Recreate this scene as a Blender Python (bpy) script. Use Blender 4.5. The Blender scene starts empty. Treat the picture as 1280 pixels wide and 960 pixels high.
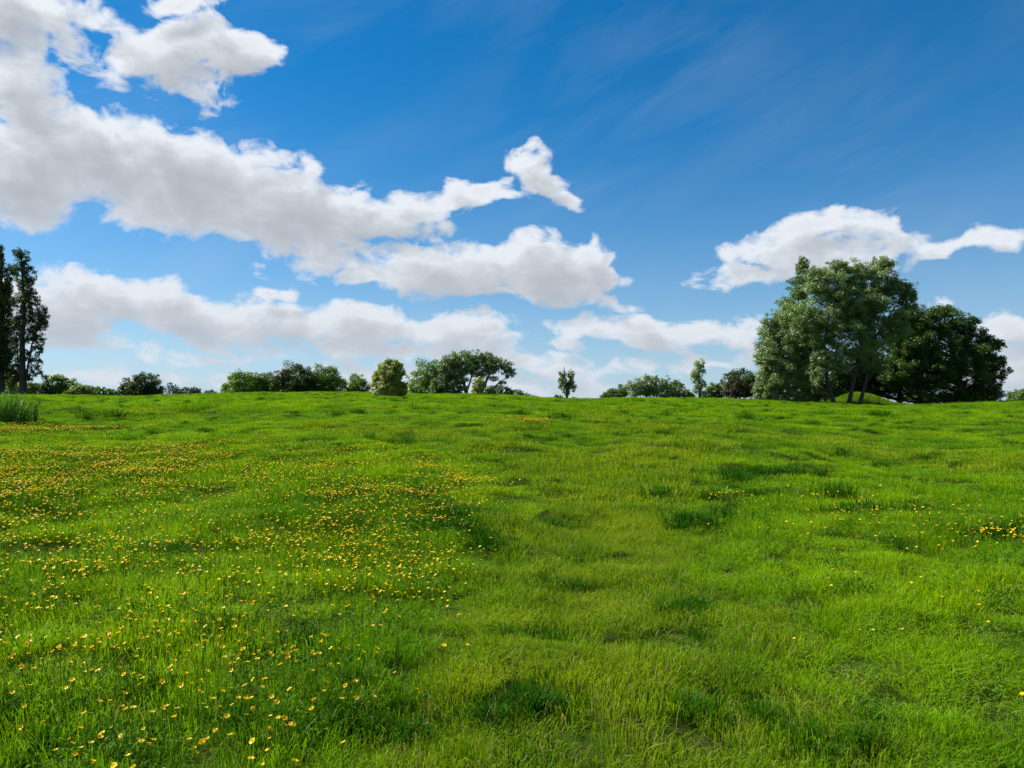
import bpy, math, random
import numpy as np

# ------------------------------------------------------------------ camera, sky, sun, exposure
C = bpy.context.scene.collection
SC = bpy.context.scene
R = math.radians
EYE = 1.6
F = 967.0                      # focal length in photo pixels (1280 wide)
PITCH = math.atan(50 / F)
CP, SP = math.cos(PITCH), math.sin(PITCH)
SUN_EL, SUN_AZ = R(43), R(-72)  # azimuth from +Y, negative = left

cam_d = bpy.data.cameras.new("camera")
cam = bpy.data.objects.new("camera", cam_d)
C.objects.link(cam)
cam.location = (0, 0, EYE)
cam.rotation_euler = (math.pi / 2 + PITCH, 0, 0)
cam_d.sensor_width = 36
cam_d.lens = 36 * F / 1280
cam_d.clip_start = 0.05
cam_d.clip_end = 20000
SC.camera = cam

SC.view_settings.view_transform = 'Standard'
SC.view_settings.look = 'None'
SC.view_settings.gamma = 1
SC.view_settings.exposure = 0.85
SC.cycles.use_denoising = True
SC.cycles.max_bounces = 5
SC.cycles.diffuse_bounces = 3
SC.cycles.transmission_bounces = 4
SC.cycles.caustics_reflective = False
SC.cycles.caustics_refractive = False

sun_d = bpy.data.lights.new("sun", 'SUN')
sun = bpy.data.objects.new("sun", sun_d)
C.objects.link(sun)
sun_d.energy = 5.0
sun_d.angle = R(0.53)
sun_d.color = (1.0, 0.95, 0.86)
sun.rotation_euler = (math.pi / 2 - SUN_EL, 0, math.pi - SUN_AZ)


def pxdir(px, py):
    U, v = (px - 640) / F, (480 - py) / F
    return U, CP - SP * v, SP + CP * v


def azel(px, py):
    x, y, z = pxdir(px, py)
    return math.degrees(math.atan2(x, y)), math.degrees(math.atan2(z, math.hypot(x, y)))


# (centre x, centre y, radius x, radius y, tilt clockwise, weight) of each cloud mass seen from the meadow
CLOUDS = [
    (10, 20, 120, 60, 0, 1.0), (110, 12, 110, 26, 0, .62), (215, 5, 75, 22, 0, .75), (15, 110, 80, 80, 0, .85),
    (225, 72, 120, 52, -8, .95), (285, 68, 70, 46, 0, 1.0), (140, 75, 50, 30, 20, .42), (215, 112, 70, 34, 10, .7),
    (110, 190, 165, 62, 10, 1.0), (20, 205, 110, 80, 0, 1.0), (225, 225, 150, 66, 12, 1.05), (360, 262, 140, 62, 10, 1.1),
    (300, 250, 120, 62, 8, .9), (470, 266, 115, 36, -3, 1.0), (560, 250, 50, 22, -6, .9), (450, 298, 66, 16, 4, .7), (40, 262, 70, 22, 20, .55),
    (646, 200, 28, 28, 15, .72), (674, 218, 54, 25, 35, .9), (708, 240, 34, 18, 25, .75), (612, 243, 50, 15, -4, .9),
    (470, 338, 90, 20, 0, .8), (570, 335, 118, 37, 0, 1.1), (690, 340, 92, 42, 0, 1.1), (738, 332, 44, 34, 0, 1.0), (650, 362, 140, 20, 3, .9),
    (770, 372, 50, 14, 5, .55),
    (60, 378, 110, 52, 8, 1.0), (140, 374, 110, 44, 8, 1.05), (240, 396, 120, 36, 8, 1.0), (350, 402, 120, 36, 6, 1.05), (460, 406, 130, 32, 5, 1.0),
    (570, 416, 100, 28, 6, .9), (350, 358, 42, 14, 5, .7),
    (60, 428, 160, 18, 0, .55), (250, 442, 200, 18, 2, .55), (480, 444, 200, 22, 2, .66), (180, 470, 260, 22, 0, .5), (420, 475, 260, 26, 0, .62),
    (640, 450, 90, 22, 4, .8), (700, 468, 80, 22, 3, .7), (640, 490, 200, 24, 0, .7),
    (800, 414, 135, 25, 2, 1.0), (905, 420, 60, 24, 4, .8), (745, 404, 60, 18, 0, .6),
    (850, 455, 130, 18, 0, .6), (900, 488, 180, 20, 0, .5),
    (935, 306, 66, 28, 0, .78), (1010, 294, 116, 32, 2, .80), (945, 342, 82, 28, 0, .84), (1050, 322, 130, 32, -3, .84),
    (1190, 312, 90, 17, -4, .78), (1240, 306, 40, 16, 0, .6), (1060, 270, 70, 16, 0, .5),
    (1160, 372, 32, 14, 10, .6), (1275, 415, 60, 34, 8, .9), (1265, 460, 90, 40, 0, .8),
]


def build_world():
    w = bpy.data.worlds.new("World")
    SC.world = w
    w.use_nodes = True
    nt = w.node_tree
    N = nt.nodes
    L = nt.links
    N.clear()

    def mk(tree, t, **k):
        n = tree.nodes.new(t)
        for a, b in k.items():
            setattr(n, a, b)
        return n

    def math_(tree, op, a, b=None, c=None, clamp=False):
        n = mk(tree, 'ShaderNodeMath', operation=op, use_clamp=clamp)
        for i, v in enumerate((a, b, c)):
            if v is None:
                continue
            if isinstance(v, (int, float)):
                n.inputs[i].default_value = v
            else:
                tree.links.new(v, n.inputs[i])
        return n.outputs[0]

    # --- group: thickness of the cloud layer in a given direction (degrees azimuth, degrees elevation)
    g = bpy.data.node_groups.new("cloud_field", 'ShaderNodeTree')
    g.interface.new_socket("P", in_out='INPUT', socket_type='NodeSocketVector')
    g.interface.new_socket("D", in_out='OUTPUT', socket_type='NodeSocketFloat')
    gi, go = g.nodes.new('NodeGroupInput'), g.nodes.new('NodeGroupOutput')
    P = gi.outputs[0]

    def noise(tree, vec, scale, detail, rough=.55, sx=1, sy=1, col=False, dist=0):
        m = mk(tree, 'ShaderNodeMapping')
        m.inputs['Scale'].default_value = (sx, sy, 1)
        tree.links.new(vec, m.inputs[0])
        n = mk(tree, 'ShaderNodeTexNoise')
        n.inputs['Scale'].default_value = scale
        n.inputs['Detail'].default_value = detail
        n.inputs['Roughness'].default_value = rough
        n.inputs['Distortion'].default_value = dist
        tree.links.new(m.outputs[0], n.inputs['Vector'])
        return n.outputs['Color' if col else 'Fac']

    wn = noise(g, P, .16, 3, .5, 1, 1.7, True)
    sub = mk(g, 'ShaderNodeVectorMath', operation='SUBTRACT')
    g.links.new(wn, sub.inputs[0])
    sub.inputs[1].default_value = (.5, .5, .5)
    mul = mk(g, 'ShaderNodeVectorMath', operation='MULTIPLY_ADD')
    g.links.new(sub.outputs[0], mul.inputs[0])
    mul.inputs[1].default_value = (7.0, 4.0, 0)
    g.links.new(P, mul.inputs[2])
    W = mul.outputs[0]
    # carry a constant 1 in z so that each mass needs only two dot products
    kz = mk(g, 'ShaderNodeVectorMath', operation='MULTIPLY_ADD')
    g.links.new(W, kz.inputs[0])
    kz.inputs[1].default_value = (1, 1, 0)
    kz.inputs[2].default_value = (0, 0, 1)
    W = kz.outputs[0]

    def dot(vec, c):
        n = mk(g, 'ShaderNodeVectorMath', operation='DOT_PRODUCT')
        g.links.new(vec, n.inputs[0])
        n.inputs[1].default_value = c
        return n.outputs['Value']

    acc = None
    for (cx, cy, rx, ry, rot, wt) in CLOUDS:
        a0, e0 = azel(cx, cy)
        a1, _ = azel(cx + 10, cy)
        _, e1 = azel(cx, cy + 10)
        sx, sy = abs(a1 - a0) / 10 * rx * 1.45, abs(e1 - e0) / 10 * ry * 1.38
        c, s_ = math.cos(-R(rot)), math.sin(-R(rot))
        u = dot(W, (c / sx, s_ / sx, -(c * a0 + s_ * e0) / sx))
        v = dot(W, (-s_ / sy, c / sy, -(-s_ * a0 + c * e0) / sy))
        t = math_(g, 'MULTIPLY_ADD', v, v, math_(g, 'MULTIPLY', u, u))
        v = math_(g, 'MULTIPLY_ADD', math_(g, 'SQRT', t), -wt, wt)
        acc = v if acc is None else math_(g, 'SMOOTH_MAX', acc, v, .10)
    acc = math_(g, 'MAXIMUM', acc, 0)
    # made-up scattered clouds, added outside the view to keep the lighting plausible
    sep = mk(g, 'ShaderNodeSeparateXYZ')
    g.links.new(P, sep.inputs[0])
    aa = math_(g, 'ABSOLUTE', sep.outputs[0])
    mask_a = math_(g, 'MULTIPLY', math_(g, 'SUBTRACT', aa, 38), .1, clamp=True)
    mask_e = math_(g, 'MULTIPLY', math_(g, 'SUBTRACT', sep.outputs[1], 34), .1, clamp=True)
    mask = math_(g, 'MULTIPLY', math_(g, 'MAXIMUM', mask_a, mask_e), math_(g, 'MULTIPLY', sep.outputs[1], .2, clamp=True))
    gen = noise(g, P, .05, 2, .5, 1, 2)
    gen = math_(g, 'MULTIPLY', math_(g, 'MULTIPLY', math_(g, 'SUBTRACT', gen, .46), 4, clamp=True), mask)
    acc = math_(g, 'MAXIMUM', acc, gen)
    # billows and wisps
    n1 = noise(g, P, .36, 6, .55, 1, 1.6, dist=.5)
    n2 = noise(g, P, 1.5, 3, .6, 1, 1.4)
    er = math_(g, 'ADD', math_(g, 'MULTIPLY', math_(g, 'SUBTRACT', n1, .5), 1.15),
               math_(g, 'MULTIPLY', math_(g, 'SUBTRACT', n2, .5), .17))
    D = math_(g, 'ADD', acc, er)
    D = math_(g, 'MULTIPLY', math_(g, 'SUBTRACT', D, .275), math_(g, 'MULTIPLY', math_(g, 'SUBTRACT', acc, .05), 7, clamp=True))
    g.links.new(math_(g, 'MAXIMUM', D, 0), go.inputs[0])

    # --- main tree
    tc = mk(nt, 'ShaderNodeTexCoord')
    s = mk(nt, 'ShaderNodeSeparateXYZ')
    L.new(tc.outputs['Generated'], s.inputs[0])
    az = math_(nt, 'MULTIPLY', math_(nt, 'ARCTAN2', s.outputs[0], s.outputs[1]), 57.29578)
    el = math_(nt, 'MULTIPLY', math_(nt, 'ARCSINE', s.outputs[2]), 57.29578)
    cb = mk(nt, 'ShaderNodeCombineXYZ')
    L.new(az, cb.inputs[0])
    L.new(el, cb.inputs[1])
    Pm = cb.outputs[0]

    def field(off):
        v = Pm
        if off:
            a = mk(nt, 'ShaderNodeVectorMath', operation='ADD')
            L.new(Pm, a.inputs[0])
            a.inputs[1].default_value = (*off, 0)
            v = a.outputs[0]
        n = mk(nt, 'ShaderNodeGroup')
        n.node_tree = g
        L.new(v, n.inputs[0])
        return n.outputs[0]

    D0 = field(None)
    D1 = field((-.8, 1.35))
    alpha = math_(nt, 'SUBTRACT', 1, math_(nt, 'EXPONENT', math_(nt, 'MULTIPLY', math_(nt, 'MULTIPLY', D0, math_(nt, 'MULTIPLY_ADD', D0, 7, .45)), -5)))
    depth = math_(nt, 'MULTIPLY_ADD', D1, 1.9, math_(nt, 'MULTIPLY', D0, .5))
    lit = math_(nt, 'EXPONENT', math_(nt, 'MULTIPLY', math_(nt, 'MAXIMUM', math_(nt, 'SUBTRACT', depth, .15), 0), -1.15))  # cloud light and shade put into the colour, brighter on the sunward side
    cc = mk(nt, 'ShaderNodeMix', data_type='RGBA')
    L.new(lit, cc.inputs['Factor'])
    K = 10.0
    cc.inputs['A'].default_value = (.34 * K, .37 * K, .42 * K, 1)
    cc.inputs['B'].default_value = (.81 * K, .845 * K, .89 * K, 1)

    # far clouds low over the horizon lose contrast in the air
    ch = mk(nt, 'ShaderNodeMix', data_type='RGBA')
    L.new(math_(nt, 'MULTIPLY', math_(nt, 'EXPONENT', math_(nt, 'MULTIPLY', math_(nt, 'MAXIMUM', el, 0), -.12)), .75), ch.inputs['Factor'])
    L.new(cc.outputs['Result'], ch.inputs['A'])
    ch.inputs['B'].default_value = (5.1, 5.8, 6.8, 1)

    sky = mk(nt, 'ShaderNodeTexSky', sky_type='NISHITA')
    sky.sun_disc = False
    sky.sun_elevation = SUN_EL
    sky.sun_rotation = SUN_AZ
    sky.air_density = 1.0
    sky.dust_density = 0.2
    sky.ozone_density = 3.0
    hs = mk(nt, 'ShaderNodeHueSaturation')
    hs.inputs['Saturation'].default_value = 1.50
    hs.inputs['Value'].default_value = 1.13
    hs.inputs['Hue'].default_value = .498
    L.new(sky.outputs[0], hs.inputs['Color'])
    # pale air towards the horizon
    hz = mk(nt, 'ShaderNodeMix', data_type='RGBA')
    L.new(math_(nt, 'MULTIPLY', math_(nt, 'EXPONENT', math_(nt, 'MULTIPLY', math_(nt, 'MAXIMUM', el, 0), -.13)), .93), hz.inputs['Factor'])
    L.new(hs.outputs[0], hz.inputs['A'])
    hz.inputs['B'].default_value = (3.9, 5.3, 7.2, 1)
    # thin high cirrus veil, streaky
    rotm = mk(nt, 'ShaderNodeMapping')
    rotm.inputs['Rotation'].default_value = (0, 0, R(-24))
    L.new(Pm, rotm.inputs[0])
    ci = noise(nt, rotm.outputs[0], .11, 6, .62, .45, 1.9, dist=.5)
    cimask = noise(nt, Pm, .045, 2, .5)
    cir = math_(nt, 'MULTIPLY', math_(nt, 'MULTIPLY', math_(nt, 'SUBTRACT', ci, .42), .62, clamp=True),
                math_(nt, 'MULTIPLY', math_(nt, 'SUBTRACT', cimask, .32), 3.0, clamp=True))
    m1 = mk(nt, 'ShaderNodeMix', data_type='RGBA')
    L.new(cir, m1.inputs['Factor'])
    L.new(hz.outputs['Result'], m1.inputs['A'])
    m1.inputs['B'].default_value = (4.6, 5.4, 6.6, 1)
    m2 = mk(nt, 'ShaderNodeMix', data_type='RGBA')
    L.new(alpha, m2.inputs['Factor'])
    L.new(m1.outputs['Result'], m2.inputs['A'])
    L.new(ch.outputs['Result'], m2.inputs['B'])
    bg = mk(nt, 'ShaderNodeBackground')
    bg.inputs['Strength'].default_value = 0.060
    L.new(m2.outputs['Result'], bg.inputs['Color'])
    out = mk(nt, 'ShaderNodeOutputWorld')
    L.new(bg.outputs[0], out.inputs[0])
    w.cycles.sampling_method = 'NONE'


build_world()
#SPLIT
# ------------------------------------------------------------------ helpers
def smooth(a, b, x):
    t = np.clip((x - a) / (b - a), 0, 1)
    return t * t * (3 - 2 * t)


def vnoise(x, y, seed=0):
    """value noise in 2-D, 0..1, vectorised"""
    x = np.asarray(x, float)
    y = np.asarray(y, float)
    xi, yi = np.floor(x).astype(np.int64), np.floor(y).astype(np.int64)
    fx, fy = x - xi, y - yi
    fx, fy = fx * fx * (3 - 2 * fx), fy * fy * (3 - 2 * fy)

    def h(a, b):
        n = (a * 374761393 + b * 668265263 + seed * 974634777) & 0x7fffffff
        n = ((n ^ (n >> 13)) * 1274126177) & 0x7fffffff
        return ((n ^ (n >> 16)) & 0xffff) / 65535.0
    return (h(xi, yi) * (1 - fx) + h(xi + 1, yi) * fx) * (1 - fy) + (h(xi, yi + 1) * (1 - fx) + h(xi + 1, yi + 1) * fx) * fy


def fbm(x, y, seed=0, o=3):
    a, s, t = 0, .5, 0
    for i in range(o):
        a = a + s * vnoise(x * 2 ** i, y * 2 ** i, seed + i * 17)
        t += s
        s *= .5
    return a / t


CREST_D = 60.0
CREST = [(-400, 497), (0, 496), (150, 497), (220, 496), (300, 493), (450, 493), (560, 494), (640, 496), (700, 499), (780, 499), (860, 499), (950, 502),
         (1050, 507), (1150, 508), (1220, 505), (1280, 503), (1700, 500)]
_cu, _ct = [], []
for _px, _py in CREST:
    _x, _y, _z = pxdir(_px, _py)
    _cu.append(_x / _y)
    _ct.append(_z / _y)


def terrain(x, y):
    x = np.asarray(x, float)
    y = np.asarray(y, float)
    u = x / np.maximum(y, 14)
    t = sum(np.interp(u + k, _cu, _ct) for k in (-.03, -.015, 0, .015, .03)) / 5
    H = EYE + t * CREST_D
    s = y / CREST_D
    b = -.44
    p = 1.44 * s + b * s * s
    sp = np.clip(s, 0, 1.5)
    p = np.where(s < 0, 1.44 * np.maximum(s, -.5), 1.44 * sp + b * sp * sp)
    h = H * p
    far = smooth(90, 260, np.maximum(y, 0)) 
    h = h * (1 - far) - 6 * far
    side = smooth(90, 300, np.abs(x))
    h = h * (1 - side) - 6 * side
    back = smooth(5, 60, -y)
    h = h * (1 - back) - 3 * back
    r = np.hypot(x, y)
    near = smooth(1.5, 5, r)
    det = (fbm(x / 6.5, y / 6.5, 3) - .5) * .42 * (1 - .4 * smooth(40, 58, y)) + (fbm(x / 1.5, y / 1.3, 9, 2) - .5) * .17 + (vnoise(x / .5, y / .42, 5) - .5) * .095 + (vnoise(x / .26, y / .24, 6) - .5) * .022
    mound = 1.0 * np.exp(-((x - 27.2) / 2.3) ** 2 - ((y - 60.5) / 2.0) ** 2)
    return h + mound + det * near * (1 - smooth(120, 300, r))


def hz(x, y):
    return float(terrain(np.array([x]), np.array([y]))[0])


def ground_at(px, py):
    """meadow point under a photo pixel"""
    ux, uy, uz = pxdir(px, py)
    t = np.linspace(1.5, 64, 4000)
    z = EYE + uz / uy * t
    below = np.where(z <= terrain(ux / uy * t, t))[0]
    i = below[0] if len(below) else len(t) - 1
    return ux / uy * t[i], t[i]


def project(x, y, z):
    dy, dz = y, z - EYE
    d = dy * CP + dz * SP
    return 640 + F * x / d, 480 - F * (dz * CP - dy * SP) / d


def polydist(x, y, pts):
    best = np.full(x.shape, 1e9)
    for (ax, ay), (bx, by) in zip(pts[:-1], pts[1:]):
        dx, dy = bx - ax, by - ay
        t = np.clip(((x - ax) * dx + (y - ay) * dy) / (dx * dx + dy * dy + 1e-9), 0, 1)
        best = np.minimum(best, np.hypot(x - ax - t * dx, y - ay - t * dy))
    return best


def mesh_obj(name, verts, faces, mats, parent=None, face_mat=None, smooth_=False, attrs=None, link=True):
    """verts (n,3); faces = list of index arrays shaped (m, k) with constant k each, or python lists"""
    me = bpy.data.meshes.new(name)
    verts = np.asarray(verts, dtype=np.float32)
    if isinstance(faces, np.ndarray):
        faces = [faces]
    if faces and not isinstance(faces[0], np.ndarray):
        me.from_pydata([tuple(v) for v in verts.tolist()], [], faces)
    else:
        tot = sum(f.size for f in faces)
        nf = sum(len(f) for f in faces)
        me.vertices.add(len(verts))
        me.vertices.foreach_set('co', verts.ravel())
        me.loops.add(tot)
        me.loops.foreach_set('vertex_index', np.concatenate([f.ravel() for f in faces]).astype(np.int32))
        me.polygons.add(nf)
        ls = np.concatenate([np.full(len(f), f.shape[1]) for f in faces])
        st = np.concatenate([[0], np.cumsum(ls)[:-1]]).astype(np.int32)
        me.polygons.foreach_set('loop_start', st)
        me.update(calc_edges=True)
    for m in (mats if isinstance(mats, (list, tuple)) else [mats]):
        me.materials.append(m)
    if face_mat is not None:
        me.polygons.foreach_set('material_index', np.asarray(face_mat, dtype=np.int32))
    if smooth_:
        me.polygons.foreach_set('use_smooth', np.ones(len(me.polygons), dtype=bool))
    if attrs:
        for k, v in attrs.items():
            a = me.attributes.new(k, 'FLOAT', 'POINT')
            a.data.foreach_set('value', np.asarray(v, dtype=np.float32))
    me.update()
    o = bpy.data.objects.new(name, me)
    if link:
        C.objects.link(o)
    if parent:
        o.parent = parent
    return o


def tag(o, label=None, cat=None, group=None, kind=None):
    if label:
        o['label'] = label
    if cat:
        o['category'] = cat
    if group:
        o['group'] = group
    if kind:
        o['kind'] = kind
    return o


def empty(name, loc, label, cat, group=None):
    o = bpy.data.objects.new(name, None)
    o.empty_display_size = .2
    C.objects.link(o)
    o.location = loc
    return tag(o, label, cat, group)


# ------------------------------------------------------------------ materials
def new_mat(name):
    m = bpy.data.materials.new(name)
    m.use_nodes = True
    nt = m.node_tree
    nt.nodes.clear()
    out = nt.nodes.new('ShaderNodeOutputMaterial')
    return m, nt, out


def leaf_mat(name, c0, c1, transl=.35, tcol=None, rough=.65, spec=.12, scale=.8, rand=.25, tip=None):
    """c0..c1: patchy colour of the foliage (object noise + random), tcol: light coming through the blade"""
    m, nt, out = new_mat(name)
    L = nt.links
    geo = nt.nodes.new('ShaderNodeNewGeometry')
    no = nt.nodes.new('ShaderNodeTexNoise')
    no.inputs['Scale'].default_value = scale
    no.inputs['Detail'].default_value = 2
    L.new(geo.outputs['Position'], no.inputs['Vector'])
    oi = nt.nodes.new('ShaderNodeObjectInfo')
    ri = nt.nodes.new('ShaderNodeMath'); ri.operation = 'MULTIPLY_ADD'
    ad = nt.nodes.new('ShaderNodeMath'); ad.operation = 'ADD'
    L.new(geo.outputs['Random Per Island'], ad.inputs[0]); L.new(oi.outputs['Random'], ad.inputs[1])
    L.new(ad.outputs[0], ri.inputs[0]); ri.inputs[1].default_value = rand; ri.inputs[2].default_value = -rand
    st = nt.nodes.new('ShaderNodeMapRange')
    L.new(no.outputs['Fac'], st.inputs[0])
    st.inputs[1].default_value = .32; st.inputs[2].default_value = .68
    f = nt.nodes.new('ShaderNodeMath'); f.operation = 'ADD'; f.use_clamp = True
    L.new(st.outputs[0], f.inputs[0]); L.new(ri.outputs[0], f.inputs[1])
    mx = nt.nodes.new('ShaderNodeMix'); mx.data_type = 'RGBA'
    L.new(f.outputs[0], mx.inputs['Factor'])
    mx.inputs['A'].default_value = (*c0, 1); mx.inputs['B'].default_value = (*c1, 1)
    col = mx.outputs['Result']
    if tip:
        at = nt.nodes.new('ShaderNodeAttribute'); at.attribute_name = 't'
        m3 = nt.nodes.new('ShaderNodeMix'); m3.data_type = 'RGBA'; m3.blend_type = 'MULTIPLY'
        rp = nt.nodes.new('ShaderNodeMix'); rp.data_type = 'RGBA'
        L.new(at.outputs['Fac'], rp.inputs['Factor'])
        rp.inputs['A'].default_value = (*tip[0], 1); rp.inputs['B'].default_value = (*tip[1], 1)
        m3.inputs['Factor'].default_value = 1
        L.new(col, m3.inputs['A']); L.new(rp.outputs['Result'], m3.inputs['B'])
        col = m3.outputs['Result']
    df = nt.nodes.new('ShaderNodeBsdfDiffuse'); L.new(col, df.inputs[0])
    tr = nt.nodes.new('ShaderNodeBsdfTranslucent')
    tm = nt.nodes.new('ShaderNodeMix'); tm.data_type = 'RGBA'; tm.blend_type = 'MULTIPLY'
    tm.inputs['Factor'].default_value = 1
    L.new(col, tm.inputs['A']); tm.inputs['B'].default_value = (*(tcol or (1.6, 1.5, .6)), 1)
    L.new(tm.outputs['Result'], tr.inputs[0])
    ms = nt.nodes.new('ShaderNodeMixShader'); ms.inputs[0].default_value = transl
    L.new(df.outputs[0], ms.inputs[1]); L.new(tr.outputs[0], ms.inputs[2])
    gl = nt.nodes.new('ShaderNodeBsdfGlossy'); gl.inputs['Roughness'].default_value = rough
    gl.inputs['Color'].default_value = (.75, .85, .7, 1)
    lw = nt.nodes.new('ShaderNodeLayerWeight'); lw.inputs[0].default_value = .25
    gm = nt.nodes.new('ShaderNodeMath'); gm.operation = 'MULTIPLY'; gm.inputs[1].default_value = spec
    L.new(lw.outputs['Fresnel'], gm.inputs[0])
    m2 = nt.nodes.new('ShaderNodeMixShader')
    L.new(gm.outputs[0], m2.inputs[0]); L.new(ms.outputs[0], m2.inputs[1]); L.new(gl.outputs[0], m2.inputs[2])
    L.new(m2.outputs[0], out.inputs[0])
    return m


def bark_mat(name, c0, c1):
    m, nt, out = new_mat(name)
    L = nt.links
    tc = nt.nodes.new('ShaderNodeTexCoord')
    mp = nt.nodes.new('ShaderNodeMapping'); mp.inputs['Scale'].default_value = (9, 9, 1.6)
    L.new(tc.outputs['Object'], mp.inputs[0])
    no = nt.nodes.new('ShaderNodeTexNoise'); no.inputs['Scale'].default_value = 1.5; no.inputs['Detail'].default_value = 6
    L.new(mp.outputs[0], no.inputs['Vector'])
    mx = nt.nodes.new('ShaderNodeMix'); mx.data_type = 'RGBA'
    L.new(no.outputs['Fac'], mx.inputs['Factor'])
    mx.inputs['A'].default_value = (*c0, 1); mx.inputs['B'].default_value = (*c1, 1)
    b = nt.nodes.new('ShaderNodeBsdfPrincipled'); b.inputs['Roughness'].default_value = .9
    L.new(mx.outputs['Result'], b.inputs['Base Color'])
    bp = nt.nodes.new('ShaderNodeBump'); bp.inputs['Strength'].default_value = .6; bp.inputs['Distance'].default_value = .05
    L.new(no.outputs['Fac'], bp.inputs['Height']); L.new(bp.outputs[0], b.inputs['Normal'])
    L.new(b.outputs[0], out.inputs[0])
    return m


def ground_mat():
    m, nt, out = new_mat("meadow_soil_and_moss")
    L = nt.links
    geo = nt.nodes.new('ShaderNodeNewGeometry')

    def nz(scale, det):
        n = nt.nodes.new('ShaderNodeTexNoise'); n.inputs['Scale'].default_value = scale; n.inputs['Detail'].default_value = det
        L.new(geo.outputs['Position'], n.inputs['Vector'])
        return n.outputs['Fac']
    mx = nt.nodes.new('ShaderNodeMix'); mx.data_type = 'RGBA'
    mr = nt.nodes.new('ShaderNodeMapRange'); mr.inputs[1].default_value = .35; mr.inputs[2].default_value = .65
    L.new(nz(.7, 5), mr.inputs[0]); L.new(mr.outputs[0], mx.inputs['Factor'])
    mx.inputs['A'].default_value = (.022, .045, .005, 1); mx.inputs['B'].default_value = (.045, .075, .008, 1)
    m2 = nt.nodes.new('ShaderNodeMix'); m2.data_type = 'RGBA'
    mr2 = nt.nodes.new('ShaderNodeMapRange'); mr2.inputs[1].default_value = .52; mr2.inputs[2].default_value = .72
    L.new(nz(5, 6), mr2.inputs[0]); L.new(mr2.outputs[0], m2.inputs['Factor'])
    L.new(mx.outputs['Result'], m2.inputs['A']); m2.inputs['B'].default_value = (.045, .038, .014, 1)
    b = nt.nodes.new('ShaderNodeBsdfDiffuse'); L.new(m2.outputs['Result'], b.inputs[0])
    bp = nt.nodes.new('ShaderNodeBump'); bp.inputs['Strength'].default_value = .8; bp.inputs['Distance'].default_value = .03
    L.new(nz(25, 4), bp.inputs['Height']); L.new(bp.outputs[0], b.inputs['Normal'])
    L.new(b.outputs[0], out.inputs[0])
    return m


# ------------------------------------------------------------------ the ground, one sheet to the horizon
def axis(dense0, dense1, step, far, grow=1.22):
    a = list(np.arange(dense0, dense1 + 1e-6, step))
    s = step
    while a[-1] < far:
        s *= grow
        a.append(a[-1] + s)
    s = step
    while a[0] > -far:
        s *= grow
        a.insert(0, a[0] - s)
    return np.array(a)


def axis2(inner, outer, s0, s1):
    a = axis(outer[0], outer[1], s1, 4000)
    return np.sort(np.concatenate([a[(a < inner[0] - .5 * s1) | (a > inner[1] + .5 * s1)], np.arange(inner[0], inner[1] + 1e-6, s0)]))


gx, gy = axis2((-11, 11), (-46, 46), .10, .28), axis2((1.5, 16), (-3, 72), .09, .24)
GX, GY = np.meshgrid(gx, gy)
GZ = terrain(GX, GY) - .040
nx_, ny_ = len(gx), len(gy)
idx = np.arange(nx_ * ny_).reshape(ny_, nx_)
quads = np.stack([idx[:-1, :-1], idx[:-1, 1:], idx[1:, 1:], idx[1:, :-1]], -1).reshape(-1, 4)
tag(mesh_obj("ground", np.stack([GX, GY, GZ], -1).reshape(-1, 3), quads, ground_mat(), smooth_=True), kind='structure')

# ------------------------------------------------------------------ trees and bushes
BARK = bark_mat("grey_brown_bark", (.03, .024, .018), (.050, .042, .032))
BARK_DARK = bark_mat("dark_bark", (.018, .014, .011), (.06, .05, .04))


def tube(path, radii, n=6):
    """verts, quads of a tapering tube along path"""
    path = np.asarray(path, float)
    V, Q = [], []
    for i, p in enumerate(path):
        d = path[min(i + 1, len(path) - 1)] - path[max(i - 1, 0)]
        d /= np.linalg.norm(d) + 1e-9
        a = np.cross(d, (0.3, 1, .1)); a /= np.linalg.norm(a) + 1e-9
        b = np.cross(d, a)
        for k in range(n):
            t = 2 * math.pi * k / n
            V.append(p + radii[i] * (a * math.cos(t) + b * math.sin(t)))
    for i in range(len(path) - 1):
        for k in range(n):
            Q.append((i * n + k, i * n + (k + 1) % n, (i + 1) * n + (k + 1) % n, (i + 1) * n + k))
    return np.array(V), np.array(Q)


def bend_path(a, b, rng, n=5, wob=.12, sag=.0):
    a, b = np.asarray(a, float), np.asarray(b, float)
    L_ = np.linalg.norm(b - a)
    P = []
    off = rng.normal(0, wob * L_, 3) * (1, 1, .4)
    for i in range(n):
        t = i / (n - 1)
        P.append(a + (b - a) * t + off * math.sin(t * math.pi) + np.array((0, 0, sag * L_ * math.sin(t * math.pi))) + rng.normal(0, .015 * L_, 3) * (0 < i < n - 1))
    return P


def leaves(centres, radii, counts, size, rng, up=.35, squash=.8, flat=None):
    """small diamond leaves scattered in clumps"""
    c = np.repeat(centres, counts, axis=0)
    r = np.repeat(radii, counts)
    n = len(c)
    d = rng.normal(0, 1, (n, 3))
    d /= np.linalg.norm(d, axis=1)[:, None]
    rad = rng.random(n) ** .45
    p = c + d * (r * rad)[:, None] * (1, 1, squash)
    nrm = rng.normal(0, 1, (n, 3)) + d * .7 + (0, 0, up)
    nrm /= np.linalg.norm(nrm, axis=1)[:, None]
    t = np.cross(nrm, rng.normal(0, 1, (n, 3)))
    t /= np.linalg.norm(t, axis=1)[:, None] + 1e-9
    b = np.cross(nrm, t)
    s = size * rng.uniform(.6, 1.4, n)[:, None]
    V = np.stack([p - t * s, p + b * s * .42 - t * s * .1, p + t * s, p - b * s * .42 - t * s * .1], 1).reshape(-1, 3)
    Q = np.arange(n * 4).reshape(n, 4)
    return V, Q


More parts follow.
